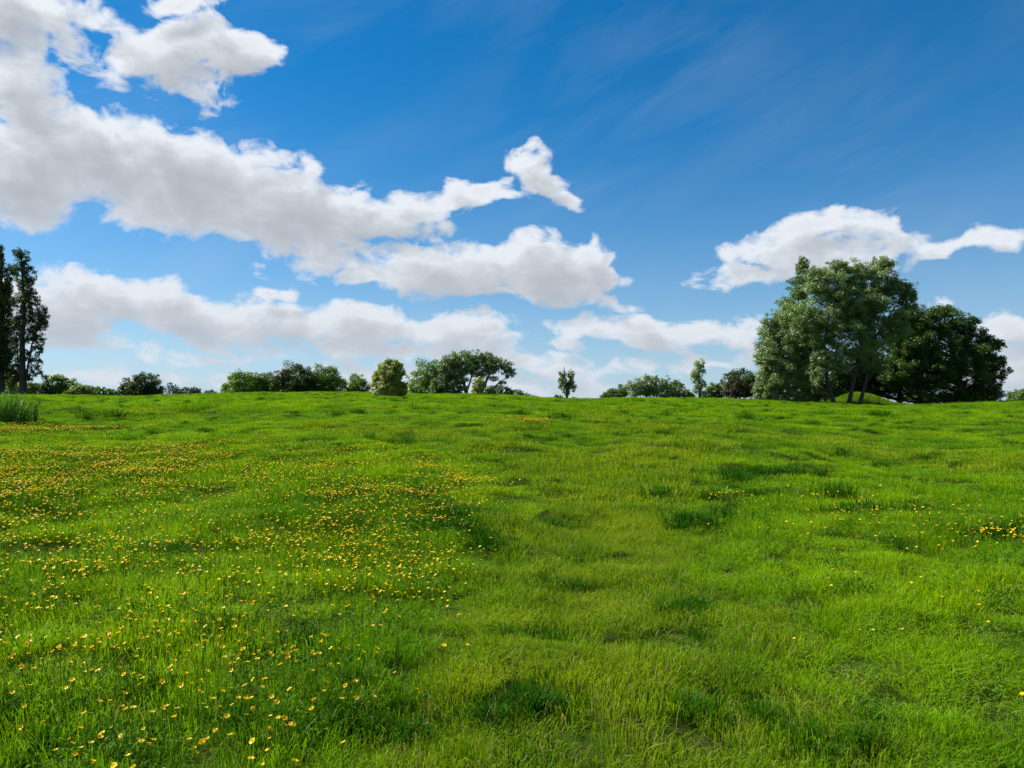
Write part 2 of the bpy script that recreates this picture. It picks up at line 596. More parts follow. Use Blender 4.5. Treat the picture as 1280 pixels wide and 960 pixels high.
def plant(name, label, cat, y, lobes, mat, trunks=None, bark=None, seed=0, clump=.30, dens=5.4, leaf=.072, fill=1.15,
          group=None, shell=.45, limbs=14, thin=1.0, blossom=None, ragged=.25, depth=.8, twig=.02, up=.35, stretch=1.0, base=None):
    """lobes: (cx, cy, rx, ry[, depth offset m]) in photo pixels, set at the real distance y.
       trunks: list of [(px, py, radius m), ...] from the ground up"""
    rng = np.random.default_rng(seed + 11)
    m_px = y / (F * CP)                       # metres per photo pixel at that distance

    def world(px, py, dy=0):
        ux, uy, uz = pxdir(px, py)
        return np.array((ux / uy * y, y + dy, EYE + uz / uy * y))
    if trunks is None:
        lx = sum(l[0] * l[2] for l in lobes) / sum(l[2] for l in lobes)
        lt = min(l[1] for l in lobes)
        hh = (500 - lt) * m_px
        trunks = [[(lx, 500, .05 + .03 * hh), (lx + rng.normal(0, 2), (500 + lt) / 2, .03 + .02 * hh), (lx + rng.normal(0, 3), lt, .02)]]
    bx = world(trunks[0][0][0], 500)[0]
    bz = hz(bx, y)
    root = empty(name, (bx, y, bz), label, cat, group)
    org = np.array((bx, y, bz))
    cen, rad, cnt = [], [], []
    for lb in lobes:
        cx, cy, rx, ry = lb[:4]
        dy = lb[4] if len(lb) > 4 else 0
        c = world(cx, cy, dy)
        R3 = np.array((rx * m_px, max(rx, min(ry, rx * 1.5)) * m_px * depth, ry * m_px))
        cr = clump * min(rx, ry) * m_px
        cr = max(cr, .16)
        # number of clumps so the lobe is covered
        nC = int(max(6, fill * 5.0 * (R3[0] * R3[2] + R3[1] * R3[2] + R3[0] * R3[1]) / 3 / (cr * cr)))
        d = rng.normal(0, 1, (nC, 3)); d /= np.linalg.norm(d, axis=1)[:, None]
        q = shell + (1 - shell) * rng.random(nC) ** .6
        q *= 1 + ragged * (rng.random(nC) - .55)
        q = np.maximum(q - .12 * cr / min(R3), .12)
        pc = c + d * R3 * q[:, None]
        gzz = terrain(pc[:, 0], pc[:, 1])
        pc = pc[pc[:, 2] > gzz - 1.2 * cr - .25]
        pc[:, 2] = np.maximum(pc[:, 2], terrain(pc[:, 0], pc[:, 1]) + .3 * cr)
        rr = cr * rng.uniform(.55, 1.3, len(pc))
        cen.append(pc); rad.append(rr)
        area = (rx * ry * math.pi)
        tot = area * dens * thin
        w = rr ** 2
        cnt.append(np.maximum(3, (tot * w / w.sum()) * rng.uniform(.5, 1.5, len(pc))).astype(int))
    cen, rad, cnt = np.concatenate(cen), np.concatenate(rad), np.concatenate(cnt)
    V, Q = leaves(cen - org, rad, cnt, leaf * y / 62, rng, up=up, squash=.8 * stretch)
    zmin = bz - org[2] + .02
    mesh_obj("crown", V, Q, mat, root)
    # wood: trunks, then limbs that reach the leaf clumps
    Vs, Qs, k = [], [], 0

    def add(P, r, n=6):
        nonlocal k
        v, q = tube(P, r, n)
        Vs.append(v); Qs.append(q + k); k += len(v)
    spine = []
    for tr in trunks:
        P = []
        for i, (px, py, r) in enumerate(tr):
            w_ = world(px, py)
            if i == 0:
                w_[2] = hz(w_[0], y) - .15
            P.append(w_ - org)
        rr = [t[2] for t in tr]
        # refine
        P2, r2 = [], []
        for i in range(len(P) - 1):
            for t in (0, .33, .66):
                P2.append(P[i] + (P[i + 1] - P[i]) * t + rng.normal(0, .25 * rr[i], 3) * (t > 0))
                r2.append(rr[i] + (rr[i + 1] - rr[i]) * t)
        P2.append(P[-1]); r2.append(rr[-1])
        r2[0] *= 1.35
        add(P2, r2, 8)
        spine += list(zip(P2[1:], r2[1:]))
    if spine:
        nl = min(limbs, len(cen))
        for j in rng.choice(len(cen), nl, replace=False):
            e = cen[j] - org
            cands = [(np.linalg.norm(e - p) + (3 if p[2] > e[2] - .1 * np.linalg.norm(e[:2] - p[:2]) else 0), i) for i, (p, r) in enumerate(spine)]
            i = min(cands)[1]
            p0, r0 = spine[i]
            rb = max(twig, min(r0 * .6, .035 * np.linalg.norm(e - p0)))
            P = bend_path(p0, e, rng, 5, .07, .04)
            add(P, np.linspace(rb, .35 * twig, 5), 5)
            for _ in range(2):
                jj = rng.integers(len(cen))
                e2 = cen[jj] - org
                if np.linalg.norm(e2 - P[2]) < .6 * np.linalg.norm(e - p0) + .5:
                    add(bend_path(P[2], e2, rng, 4, .08, .03), np.linspace(rb * .5, .3 * twig, 4), 4)
    mesh_obj("trunk", np.concatenate(Vs), np.concatenate(Qs), bark or BARK, root, smooth_=True)
    if blossom:
        bm_, side, nB = blossom
        sel = [i for i in range(len(cen)) if rng.random() < np.clip(.5 + side[0] * (cen[i][0] - org[0]) + side[1] * (cen[i][2] - org[2] - 1.2) - .3 * (cen[i][1] - org[1]), .03, 1)]
        c2, r2 = cen[sel] - org, rad[sel] * 1.12
        w = r2 ** 2
        V, Q = leaves(c2, r2, np.maximum(1, (nB * w / w.sum())).astype(int), .075 * y / 62, rng)
        tag(mesh_obj("blossom", V, Q, bm_, root), kind='stuff')
    return root


M = {
    'poplar': leaf_mat("poplar_leaves", (.026, .052, .012), (.058, .100, .024), .30, scale=.9),
    'hedge': leaf_mat("hawthorn_leaves", (.065, .145, .009), (.150, .260, .016), .30, scale=.7),
    'dark': leaf_mat("dark_hedge_leaves", (.018, .044, .006), (.045, .085, .010), .25, scale=.7),
    'bright': leaf_mat("bright_green_leaves", (0.070, 0.139, 0.012), (0.132, 0.225, 0.023), .38, scale=.8),
    'willow': leaf_mat("grey_willow_leaves", (.120, .185, .045), (.230, .310, .095), .34, (1.3, 1.4, .8), scale=.5, spec=.2),
    'willow2': leaf_mat("grey_green_umbrella_leaves", (.105, .165, .050), (.195, .265, .095), .30, (1.3, 1.4, .8), scale=.9, spec=.2),
    'deep': leaf_mat("deep_green_leaves", (.026, .066, .007), (.066, .135, .012), .30, scale=.6),
    'mid': leaf_mat("mid_green_leaves", (.060, .125, .022), (.130, .210, .040), .32, scale=.8),
    'bronze': leaf_mat("bronze_leaves", (0.031, 0.034, 0.019), (0.070, 0.070, 0.034), .25, scale=1.2),
    'gold': leaf_mat("young_yellow_green_leaves", (.160, .220, .018), (.300, .340, .045), .35, scale=1.2),
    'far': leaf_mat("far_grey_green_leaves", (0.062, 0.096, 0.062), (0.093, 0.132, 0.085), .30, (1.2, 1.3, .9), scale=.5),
}
BLOSSOM = leaf_mat("cream_may_blossom", (.50, .52, .28), (.72, .72, .48), .4, (1.1, 1.1, .9), scale=2)


if True:
    # --- two tall poplars at the left edge
    pl = []
    for i in range(15):
        t = i / 14
        yy = 318 + 150 * t
        hw = 4 + 12 * min(1, t * 2.0) - 6 * max(0, t - .7)
        pl.append((2 - (4 if i % 2 else -4), yy, hw, 14, (i % 3 - 1) * .6))
    plant("poplar_tree", "tall dark poplar cut off by the left edge, its dense columnar crown hiding its trunk", "tree", 64, pl, M['poplar'],
          [[(1, 500, .30), (1, 420, .2), (2, 310, .03)]], BARK_DARK, seed=1, clump=.36, dens=6.5, leaf=.065, limbs=40, stretch=1.3, group="poplars at the left edge")
    pl = [(22, 318, 6, 9), (30, 322, 8, 10), (28, 338, 10, 13), (36, 345, 9, 13), (31, 360, 12, 14), (40, 374, 9, 12), (24, 380, 8, 14), (34, 392, 11, 11),
          (52, 392, 9, 10), (45, 404, 13, 11), (22, 408, 8, 12), (54, 405, 7, 9), (36, 420, 11, 10), (50, 424, 7, 9), (20, 432, 7, 10), (46, 438, 8, 8),
          (44, 452, 8, 8), (30, 445, 8, 9), (48, 464, 5, 6), (22, 455, 5, 8), (38, 468, 8, 8), (20, 472, 5, 6)]
    plant("poplar_tree", "open poplar near the left edge, trunk showing through its thin crown", "tree", 62, pl, M['poplar'],
          [[(28, 500, .27), (28, 440, .2), (30, 380, .12), (27, 318, .03)], [(28, 478, .1), (40, 430, .06), (52, 392, .02)], [(28, 470, .08), (21, 430, .05), (20, 400, .02)]],
          BARK_DARK, seed=2, clump=.30, dens=5.2, leaf=.06, fill=.75, limbs=70, stretch=1.25, twig=.022, group="poplars at the left edge")
    # --- bushes behind and beside the poplars
    H = "shrubs along the far left of the ridge"
    plant("broadleaf_tree", "dark rounded tree far behind the poplars at the left edge", "tree", 96, [(0, 476, 20, 16), (14, 472, 8, 9), (-14, 480, 20, 20)], M['deep'], seed=3)
    plant("hawthorn_bush", "light blossoming hawthorn bush between the two poplar trunks", "bush", 70, [(8, 488, 14, 14), (-8, 490, 14, 14), (22, 492, 8, 12)], M['bright'], seed=4,
          blossom=(BLOSSOM, (.2, .3), 500), group=H)
    plant("shrub", "dark green bush just right of the open poplar's trunk", "bush", 68, [(42, 488, 11, 12), (36, 492, 10, 9)], M['mid'], seed=5, group=H)
    plant("conifer", "narrow blackish conifer right of the open poplar", "tree", 67, [(57, 492, 10, 9), (57, 484, 7, 9), (57, 475, 4, 7), (64, 493, 8, 7)], M['dark'], seed=6, group=H, leaf=.06)
    plant("hawthorn_bush", "broad light green bush with a rough top right of the blackish conifer", "bush", 72, [(72, 480, 15, 13), (84, 484, 12, 13), (68, 490, 14, 10)], M['bright'], seed=7, group=H)
    plant("hawthorn_bush", "low bush with cream blossom at the right foot of the broad light green bush", "bush", 68, [(98, 487, 10, 9), (106, 490, 9, 8), (90, 492, 9, 7)], M['bright'], seed=8,
          blossom=(BLOSSOM, (.1, .4), 350), group=H)
    plant("shrub", "far grey green shrub peeping over the low shrubs of the far left ridge", "bush", 92, [(112, 487, 8, 6), (118, 490, 8, 6)], M['far'], seed=9, group=H)
    plant("shrub", "low flat-topped dull green shrub left of the round dark bush", "bush", 74, [(124, 491, 8, 8), (136, 492, 10, 7), (144, 494, 7, 5)], M['mid'], seed=10, group=H)
    # --- round dark bush and distant bits
    plant("round_bush", "round nearly black bush standing alone on the left ridge", "bush", 66, [(181, 481, 20, 17), (192, 488, 12, 12), (172, 486, 16, 14), (181, 492, 22, 8)], M['dark'], seed=11, dens=5, leaf=.07, ragged=.12, fill=1.3)
    plant("shrub", "small dark bush leaning on the left side of the round black bush", "bush", 68, [(159, 483, 9, 12), (155, 490, 8, 9), (163, 491, 9, 8)], M['dark'], seed=12, dens=3.5)
    plant("sapling", "thin pale sapling right of the round black bush", "tree", 85, [(213, 482, 5, 6), (218, 487, 5, 7), (210, 490, 5, 5)], M['far'], seed=13, dens=2, thin=.7)
    plant("distant_shrub", "distant bluish shrub between the pale sapling and the long hedge, taller of two", "bush", 120, [(232, 490, 14, 6), (244, 489, 9, 5)], M['far'], seed=14)
    plant("distant_shrub", "distant bluish shrub at the left foot of the long hedge, lower of two", "bush", 130, [(262, 492, 8, 5), (222, 493, 9, 5)], M['far'], seed=15)
    # --- hedge group left of centre
    G = "hawthorns of the long hedge left of centre"
    plant("hawthorn_bush", "sunlit green hawthorn at the left end of the long hedge", "bush", 66, [(302, 482, 22, 18), (288, 488, 14, 11), (316, 481, 18, 16), (300, 493, 24, 8)], M['hedge'], seed=16, group=G, dens=4)
    plant("hawthorn_bush", "low greyish hawthorn in the dip of the long hedge", "bush", 67, [(332, 480, 15, 15), (324, 487, 14, 13), (344, 484, 14, 15), (334, 493, 18, 8)], M['mid'], seed=17, group=G, dens=4)
    plant("hawthorn_bush", "largest and darkest hawthorn, highest hump of the long hedge", "bush", 65, [(371, 475, 27, 21), (355, 480, 18, 18), (386, 480, 20, 19), (370, 492, 30, 9)], M['dark'], seed=18, group=G, dens=4.4)
    plant("hawthorn_bush", "tall hawthorn with a lit top right of the darkest hump", "bush", 67, [(403, 475, 22, 20), (417, 482, 17, 15), (398, 484, 20, 16), (410, 492, 25, 9)], M['hedge'], seed=19, group=G, dens=4)
    plant("hawthorn_bush", "small hawthorn in the gap between the long hedge and the blossoming bush", "bush", 68, [(446, 481, 14, 14), (440, 487, 12, 10), (454, 486, 10, 11), (447, 493, 16, 7)], M['bright'], seed=20, dens=3.6)
    # --- blossoming bush standing in front of the ridge
    plant("blossoming_hawthorn", "oval hawthorn with cream blossom standing forward on the grass, left of centre", "bush", 46,
          [(488, 463, 17, 14), (486, 476, 21, 18), (494, 487, 17, 15), (478, 486, 14, 14)], M['gold'],
          [[(488, 505, .09), (488, 480, .06), (488, 458, .02)]], seed=21, dens=5.5, leaf=.10, clump=.26, blossom=(BLOSSOM, (-.75, .30), 6500), ragged=.2)
    # --- light bush, umbrella tree and neighbours
    plant("ash_bush", "bright green leafy bush between the blossoming hawthorn and the umbrella tree", "bush", 63,
          [(535, 467, 20, 19), (524, 480, 18, 16), (549, 476, 18, 20), (538, 488, 28, 12)], M['hedge'], seed=22, dens=3.3, ragged=.4)
    plant("umbrella_tree", "grey green spreading tree with an umbrella crown and forked bare trunks, left of centre", "tree", 62,
          [(577, 447, 20, 9), (600, 447, 22, 9), (622, 455, 18, 9), (634, 462, 11, 7), (560, 456, 16, 10), (556, 470, 13, 12), (572, 470, 16, 12), (590, 460, 17, 9),
           (612, 463, 14, 6), (636, 470, 6, 3), (628, 478, 6, 3), (617, 473, 7, 4), (550, 486, 15, 12), (568, 484, 15, 13), (600, 468, 12, 6), (566, 460, 20, 14), (580, 458, 18, 12), (606, 454, 22, 10), (640, 465, 5, 5)],
          M['willow2'], [[(584, 500, .17), (580, 478, .13), (571, 458, .06), (566, 450, .03)], [(597, 500, .16), (606, 484, .12), (612, 468, .07), (628, 458, .03)],
                         [(582, 486, .09), (590, 468, .06), (600, 452, .03)], [(606, 484, .08), (622, 480, .05), (636, 470, .02)], [(574, 500, .07), (573, 480, .05), (566, 466, .02)]],
          seed=23, clump=.32, dens=3.9, leaf=.072, fill=.85, limbs=80, twig=.025, shell=.3, ragged=.4)
    plant("bright_shrub", "small yellow green upright bush in front of the umbrella tree's trunks", "bush", 59, [(597, 481, 8, 9), (598, 490, 9, 9), (601, 477, 6, 6)], M['gold'], seed=24, dens=4)
    plant("shrub", "low rounded shrub under the right half of the umbrella tree", "bush", 63, [(622, 489, 17, 8), (610, 491, 12, 8), (634, 490, 9, 6)], M['mid'], seed=25, dens=4)
    plant("shrub", "low sprawling shrub trailing off to the right of the umbrella tree", "bush", 64, [(648, 492, 9, 7), (655, 495, 9, 4), (666, 497, 6, 3)], M['mid'], seed=26, dens=3, ragged=.5)
    # --- slender sapling in the gap
    plant("upright_sapling", "lone slender sapling with a narrow crown in the open gap mid ridge", "tree", 61,
          [(703, 468, 5, 6), (713, 468, 5, 7), (708, 476, 9, 9), (703, 482, 6, 7), (714, 482, 6, 9), (709, 490, 5, 6)], M['mid'],
          [[(708, 503, .09), (708, 485, .06), (705, 458, .02)], [(708, 492, .05), (713, 476, .03), (715, 463, .012)]], seed=27, clump=.4, dens=3.1, fill=.6, limbs=24, stretch=1.4)
    plant("low_shrub", "tiny bush at the left foot of the lone slender sapling", "bush", 66, [(698, 498, 8, 4), (692, 499, 5, 3)], M['mid'], seed=28)
    plant("low_shrub", "tiny bush at the right foot of the lone slender sapling", "bush", 70, [(718, 499, 5, 3)], M['mid'], seed=29)
    # --- shrub mound and narrow tree right of centre
    G = "shrubs of the mound right of centre"
    plant("willow_shrub", "low pointed willow shrub at the left end of the mound of shrubs right of centre", "bush", 68, [(767, 493, 13, 7), (757, 496, 9, 4), (778, 489, 10, 10)], M['mid'], seed=30, group=G)
    plant("willow_shrub", "highest grey green willow shrub in the mound right of centre", "bush", 66, [(808, 482, 18, 14), (796, 486, 15, 12), (820, 484, 13, 14)], M['willow2'], seed=31, group=G, dens=4)
    plant("willow_shrub", "darker willow shrub on the right shoulder of the mound right of centre", "bush", 68, [(838, 482, 14, 12), (830, 488, 15, 11), (846, 487, 10, 10)], M['mid'], seed=32, group=G, dens=4)
    plant("willow_shrub", "low willow shrub sloping down towards the narrow upright tree", "bush", 66, [(852, 492, 12, 7), (862, 495, 9, 5), (845, 490, 9, 9)], M['willow2'], seed=33, group=G)
    plant("narrow_tree", "narrow upright tree with a wavy column of leaves, left of the bronze tree", "tree", 62,
          [(874, 454, 8, 6), (874, 464, 8, 8), (870, 474, 8, 7), (877, 480, 6, 8), (872, 488, 6, 7), (878, 494, 7, 6), (867, 468, 5, 6)], M['willow'],
          [[(875, 503, .12), (874, 475, .08), (874, 450, .02)]], seed=34, clump=.4, dens=3.0, limbs=24, stretch=1.2)
    plant("shrub", "small green shrub filling the gap left of the bronze tree", "bush", 66, [(893, 488, 9, 10), (886, 492, 9, 8), (901, 490, 7, 10)], M['mid'], seed=35)
    plant("green_tree", "dark green rounded tree rising behind the bronze tree", "tree", 70, [(928, 474, 17, 14), (912, 477, 12, 11), (938, 482, 10, 16)], M['deep'], seed=36, dens=4)
    plant("bronze_tree", "small bronze dark-leaved tree just left of the big grove", "tree", 64, [(918, 482, 13, 17), (928, 488, 14, 12), (914, 492, 11, 9)], M['bronze'], seed=37, dens=4.5)
    # --- big grove on the right
    W = "trees of the big grove on the right"
    plant("grey_willow", "grey green willow spilling to the ground at the left side of the big grove", "tree", 58,
          [(968, 432, 22, 28), (960, 410, 12, 16), (972, 465, 26, 28), (956, 448, 12, 22), (985, 440, 24, 32), (962, 484, 19, 20), (990, 478, 20, 24), (982, 398, 20, 24), (952, 480, 9, 18), (1005, 460, 16, 26), (975, 498, 24, 10), (1000, 498, 18, 9), (952, 496, 10, 9)],
          M['willow'], [[(975, 508, .2), (978, 460, .14), (982, 400, .04)]], seed=38, clump=.24, dens=6.4, leaf=.064, group=W, limbs=40, fill=1.2, shell=.3, ragged=.45)
    plant("dark_pointed_tree", "dark pointed tree top rising at the upper left of the big grove", "tree", 63,
          [(1004, 340, 11, 16), (1000, 358, 16, 18), (994, 380, 20, 22), (1006, 405, 22, 26), (1003, 328, 6, 9)], M['mid'], [[(1005, 508, .25), (1005, 420, .16), (1004, 325, .03)]], seed=39,
          clump=.26, dens=3.2, group=W, limbs=30)
    plant("tall_willow", "tallest grey-leaved tree of the big grove, crown leaning right over two trunks", "tree", 56,
          [(1035, 360, 30, 30), (1062, 345, 26, 20), (1098, 348, 32, 24), (1080, 375, 38, 28), (1122, 362, 22, 14), (1132, 378, 14, 12), (1040, 395, 34, 26), (1100, 395, 32, 22), (1060, 415, 36, 22),
           (1030, 425, 26, 22), (1095, 425, 26, 16), (1020, 345, 14, 14), (1048, 332, 14, 10), (1100, 330, 16, 9), (1140, 368, 8, 8), (1118, 415, 20, 16), (1060, 380, 30, 24), (1000, 400, 18, 24), (1035, 448, 24, 12), (1075, 440, 26, 12), (1020, 465, 14, 20), (1090, 455, 22, 10), (1050, 458, 20, 9)],
          M['willow'], [[(1043, 508, .15), (1034, 475, .13), (1030, 430, .10), (1040, 370, .04)], [(1061, 508, .16), (1068, 470, .13), (1078, 425, .10), (1100, 370, .04)],
                        [(1072, 455, .12), (1095, 420, .08), (1125, 375, .03)]], seed=40, clump=.24, dens=6.0, leaf=.064, fill=1.05, group=W, limbs=90, twig=.03, shell=.3, ragged=.5)
    plant("broadleaf_tree", "leafy green tree with sunlit lower boughs between the willow and the grove's trunks", "tree", 59,
          [(1010, 480, 16, 18), (1000, 450, 16, 22), (1018, 445, 16, 20), (1012, 420, 16, 18), (1003, 492, 12, 10)], M['hedge'], [[(1010, 508, .14), (1012, 470, .1), (1012, 420, .03)]], seed=41, clump=.3, dens=3.3, group=W)
    plant("dark_broadleaf_tree", "broad dark green tree forming the right side of the big grove", "tree", 60,
          [(1165, 405, 34, 24), (1205, 412, 28, 22), (1140, 430, 34, 30), (1185, 440, 46, 34), (1228, 435, 24, 24), (1240, 458, 18, 22), (1150, 470, 40, 26), (1205, 472, 42, 26), (1232, 482, 20, 18),
           (1178, 390, 18, 10), (1134, 402, 24, 22), (1130, 430, 22, 20), (1120, 470, 26, 24), (1150, 498, 30, 10), (1205, 498, 34, 10), (1238, 494, 18, 12), (1248, 430, 10, 8), (1125, 455, 24, 26)],
          M['deep'], [[(1204, 510, .28), (1200, 480, .24), (1190, 430, .12), (1180, 400, .04)]], seed=42, clump=.24, dens=5.6, leaf=.07, group=W, limbs=60, ragged=.45, fill=1.0, shell=.3)
    plant("dark_broadleaf_tree", "low dark tree filling the shade right of the grass mound under the grove", "tree", 63,
          [(1110, 470, 34, 22), (1130, 485, 34, 18), (1160, 490, 30, 14), (1095, 450, 30, 26), (1060, 455, 34, 24), (1140, 455, 24, 24), (1050, 484, 26, 16), (1022, 484, 18, 16), (1085, 490, 24, 12)], M['dark'], [[(1125, 510, .2), (1125, 480, .14), (1115, 455, .04)]], seed=43, clump=.3, dens=3.4, group=W)
    plant("undergrowth_shrub", "low shrub in the shade at the foot of the grove's leaning left trunk", "bush", 57.5, [(1026, 496, 16, 7), (1012, 498, 12, 6)], M['mid'], seed=44, dens=3)
    plant("undergrowth_shrub", "added shrub coloured dark for the shade behind the two trunks and the grass mound", "bush", 65, [(1030, 484, 24, 20), (1062, 478, 26, 18), (1095, 478, 24, 18), (1048, 492, 40, 12)], M['dark'], seed=47, dens=6, fill=1.5)  # added in dark leaves to stand for the shade behind the trunks
    plant("undergrowth_shrub", "low dark shrub at the right foot of the big grove", "bush", 61, [(1225, 494, 24, 9), (1180, 499, 22, 7)], M['dark'], seed=45, dens=3.4)
    plant("hawthorn_bush", "olive green bush cut off by the right edge", "bush", 66, [(1272, 496, 14, 9), (1290, 494, 16, 10)], M['hedge'], seed=46)

# ------------------------------------------------------------------ grass, reeds and buttercups
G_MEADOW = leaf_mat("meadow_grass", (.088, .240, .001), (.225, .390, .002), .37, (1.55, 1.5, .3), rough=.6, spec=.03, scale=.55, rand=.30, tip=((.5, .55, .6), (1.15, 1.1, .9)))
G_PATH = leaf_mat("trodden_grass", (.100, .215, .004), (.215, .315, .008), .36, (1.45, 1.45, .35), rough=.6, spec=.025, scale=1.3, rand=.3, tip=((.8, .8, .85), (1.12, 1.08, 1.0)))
G_TUSS_SHADE = leaf_mat("tussock_grass", (.016, .078, .002), (.042, .130, .003), .36, (1.4, 1.5, .4), rough=.6, spec=.03, scale=1.0, rand=.25, tip=((.7, .7, .8), (1.2, 1.15, .9)))  # colour darkened to stand for the tussocks' shaded side
G_DRY = leaf_mat("dry_grass_blades", (.20, .18, .05), (.32, .28, .09), .35, (1.2, 1.1, .8), scale=2, spec=.03)
G_WEED = leaf_mat("meadow_weed_leaves", (.050, .150, .006), (.100, .215, .012), .35, (1.4, 1.4, .4), rough=.7, spec=.015, scale=2, rand=.3)
PETAL = leaf_mat("buttercup_petals", (.82, .47, .002), (.92, .64, .004), .35, (1.05, 1.0, .4), rough=.5, spec=.06, scale=3, rand=.2)
STEM = leaf_mat("buttercup_stem_green", (.08, .16, .012), (.12, .21, .02), .35, scale=3, spec=.04)
REED = leaf_mat("reed_leaves", (.045, .130, .018), (.090, .200, .030), .45, (1.5, 1.4, .7), scale=2)


def blades(n, radius, hmin, hmax, width, lean, rng, broad=0.0, gauss=False):
    """bent tapering blades: 4-vertex lower quad + tip triangle; returns verts, quads, tris, t"""
    ang = rng.random(n) * 2 * math.pi
    rr = (np.abs(rng.normal(0, .45, n)) if gauss else rng.random(n) ** .5) * radius
    bx_, by_ = rr * np.cos(ang), rr * np.sin(ang)
    h = rng.uniform(hmin, hmax, n)
    la = np.where(rng.random(n) < .6, ang + rng.normal(0, .8, n), rng.random(n) * 2 * math.pi)
    ln = np.abs(rng.normal(0, lean, n)) + .05
    w = width * rng.uniform(.6, 1.3, n)
    fa = rng.random(n) * 2 * math.pi
    wx, wy = np.cos(fa) * w * .5, np.sin(fa) * w * .5
    dx, dy = np.cos(la) * ln * h, np.sin(la) * ln * h
    z0 = np.full(n, -.02)
    P = []
    for f, hz_, ww in ((0, 0, .8), (.30, .55, 1.0), (.62, .85, .7)):
        cx, cy = bx_ + dx * f, by_ + dy * f
        zz = z0 + h * hz_
        P.append(np.stack([cx - wx * ww, cy - wy * ww, zz], -1))
        P.append(np.stack([cx + wx * ww, cy + wy * ww, zz], -1))
    drop = np.clip(1.02 - ln * .25, .6, 1)
    P.append(np.stack([bx_ + dx, by_ + dy, z0 + h * drop], -1))
    V = np.stack(P, 1).reshape(-1, 3)
    b = np.arange(n)[:, None] * 7
    Q = np.concatenate([b + np.array([[0, 1, 3, 2]]), b + np.array([[2, 3, 5, 4]])])
    T = b + np.array([[4, 5, 6]])
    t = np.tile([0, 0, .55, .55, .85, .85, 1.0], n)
    return V, Q, T, t


def tuft_source(name, n, radius, hmin, hmax, width, lean, seed, mat, dry=.05, gauss=False):
    rng = np.random.default_rng(seed)
    V, Q, T, t = blades(n, radius, hmin, hmax, width, lean, rng, gauss=gauss)
    isd = rng.random(n) < dry
    fm = np.concatenate([isd, isd, isd]).astype(np.int32)
    return mesh_obj(name, V, [Q, T], [mat, G_DRY], face_mat=fm, attrs={'t': t}, link=False)


def weed_source(radius, n, size, seed):
    """a patch of small broad leaves on short stalks"""
    rng = np.random.default_rng(seed)
    ang = rng.random(n) * 6.283
    rr = rng.random(n) ** .5 * radius
    p = np.stack([rr * np.cos(ang), rr * np.sin(ang), rng.uniform(.012, .055, n)], -1)
    nrm = rng.normal(0, .45, (n, 3)) + (0, 0, 1)
    nrm /= np.linalg.norm(nrm, axis=1)[:, None]
    t = np.cross(nrm, rng.normal(0, 1, (n, 3)))
    t /= np.linalg.norm(t, axis=1)[:, None]
    b = np.cross(nrm, t)
    s_ = size * rng.uniform(.6, 1.4, n)[:, None]
    V = np.stack([p - t * s_, p + b * s_ * .6, p + t * s_ - nrm * s_ * .3, p - b * s_ * .6], 1).reshape(-1, 3)
    return mesh_obj("weed", V, np.arange(n * 4).reshape(n, 4), [G_WEED, G_DRY], attrs={'t': np.ones(n * 4) * .6}, link=False)


def scatter(name, label, sources, pts, rotz, scale, zscale, idx, tilt=None):
    """one 'stuff' object: instances of tufts on a point mesh"""
    me = bpy.data.meshes.new(name)
    me.vertices.add(len(pts))
    me.vertices.foreach_set('co', np.asarray(pts, np.float32).ravel())
    me.update()
    a = me.attributes.new('rot', 'FLOAT_VECTOR', 'POINT')
    tl = np.zeros((len(pts), 2)) if tilt is None else tilt
    a.data.foreach_set('vector', np.stack([tl[:, 0], tl[:, 1], rotz], -1).astype(np.float32).ravel())
    a = me.attributes.new('scl', 'FLOAT_VECTOR', 'POINT')
    a.data.foreach_set('vector', np.stack([scale, scale, zscale], -1).astype(np.float32).ravel())
    a = me.attributes.new('idx', 'INT', 'POINT')
    a.data.foreach_set('value', idx.astype(np.int32))
    o = bpy.data.objects.new(name, me)
    C.objects.link(o)
    tag(o, label, name.replace('_', ' '), kind='stuff')
    col = bpy.data.collections.new(name + "_sources")
    for i, sr in enumerate(sources):
        sr.name = "%s_source_%02d" % (name, i)
        col.objects.link(sr)
    ng = bpy.data.node_groups.new(name, 'GeometryNodeTree')
    ng.interface.new_socket("Geometry", in_out='INPUT', socket_type='NodeSocketGeometry')
    ng.interface.new_socket("Geometry", in_out='OUTPUT', socket_type='NodeSocketGeometry')
    n = ng.nodes
    gi, go = n.new('NodeGroupInput'), n.new('NodeGroupOutput')
    ci = n.new('GeometryNodeCollectionInfo')
    ci.inputs['Collection'].default_value = col
    ci.inputs['Separate Children'].default_value = True
    ci.inputs['Reset Children'].default_value = True
    ip = n.new('GeometryNodeInstanceOnPoints')
    ip.inputs['Pick Instance'].default_value = True

    def attr(nm, dt):
        a_ = n.new('GeometryNodeInputNamedAttribute')
        a_.data_type = dt
        a_.inputs['Name'].default_value = nm
        return a_.outputs['Attribute']
    e2r = n.new('FunctionNodeEulerToRotation')
    ng.links.new(attr('rot', 'FLOAT_VECTOR'), e2r.inputs[0])
    ng.links.new(e2r.outputs[0], ip.inputs['Rotation'])
    ng.links.new(attr('scl', 'FLOAT_VECTOR'), ip.inputs['Scale'])
    ng.links.new(attr('idx', 'INT'), ip.inputs['Instance Index'])
    ng.links.new(gi.outputs[0], ip.inputs['Points'])
    ng.links.new(ci.outputs[0], ip.inputs['Instance'])
    ng.links.new(ip.outputs[0], go.inputs[0])
    md = o.modifiers.new("scatter", 'NODES')
    md.node_group = ng
    return o


rng = np.random.default_rng(77)
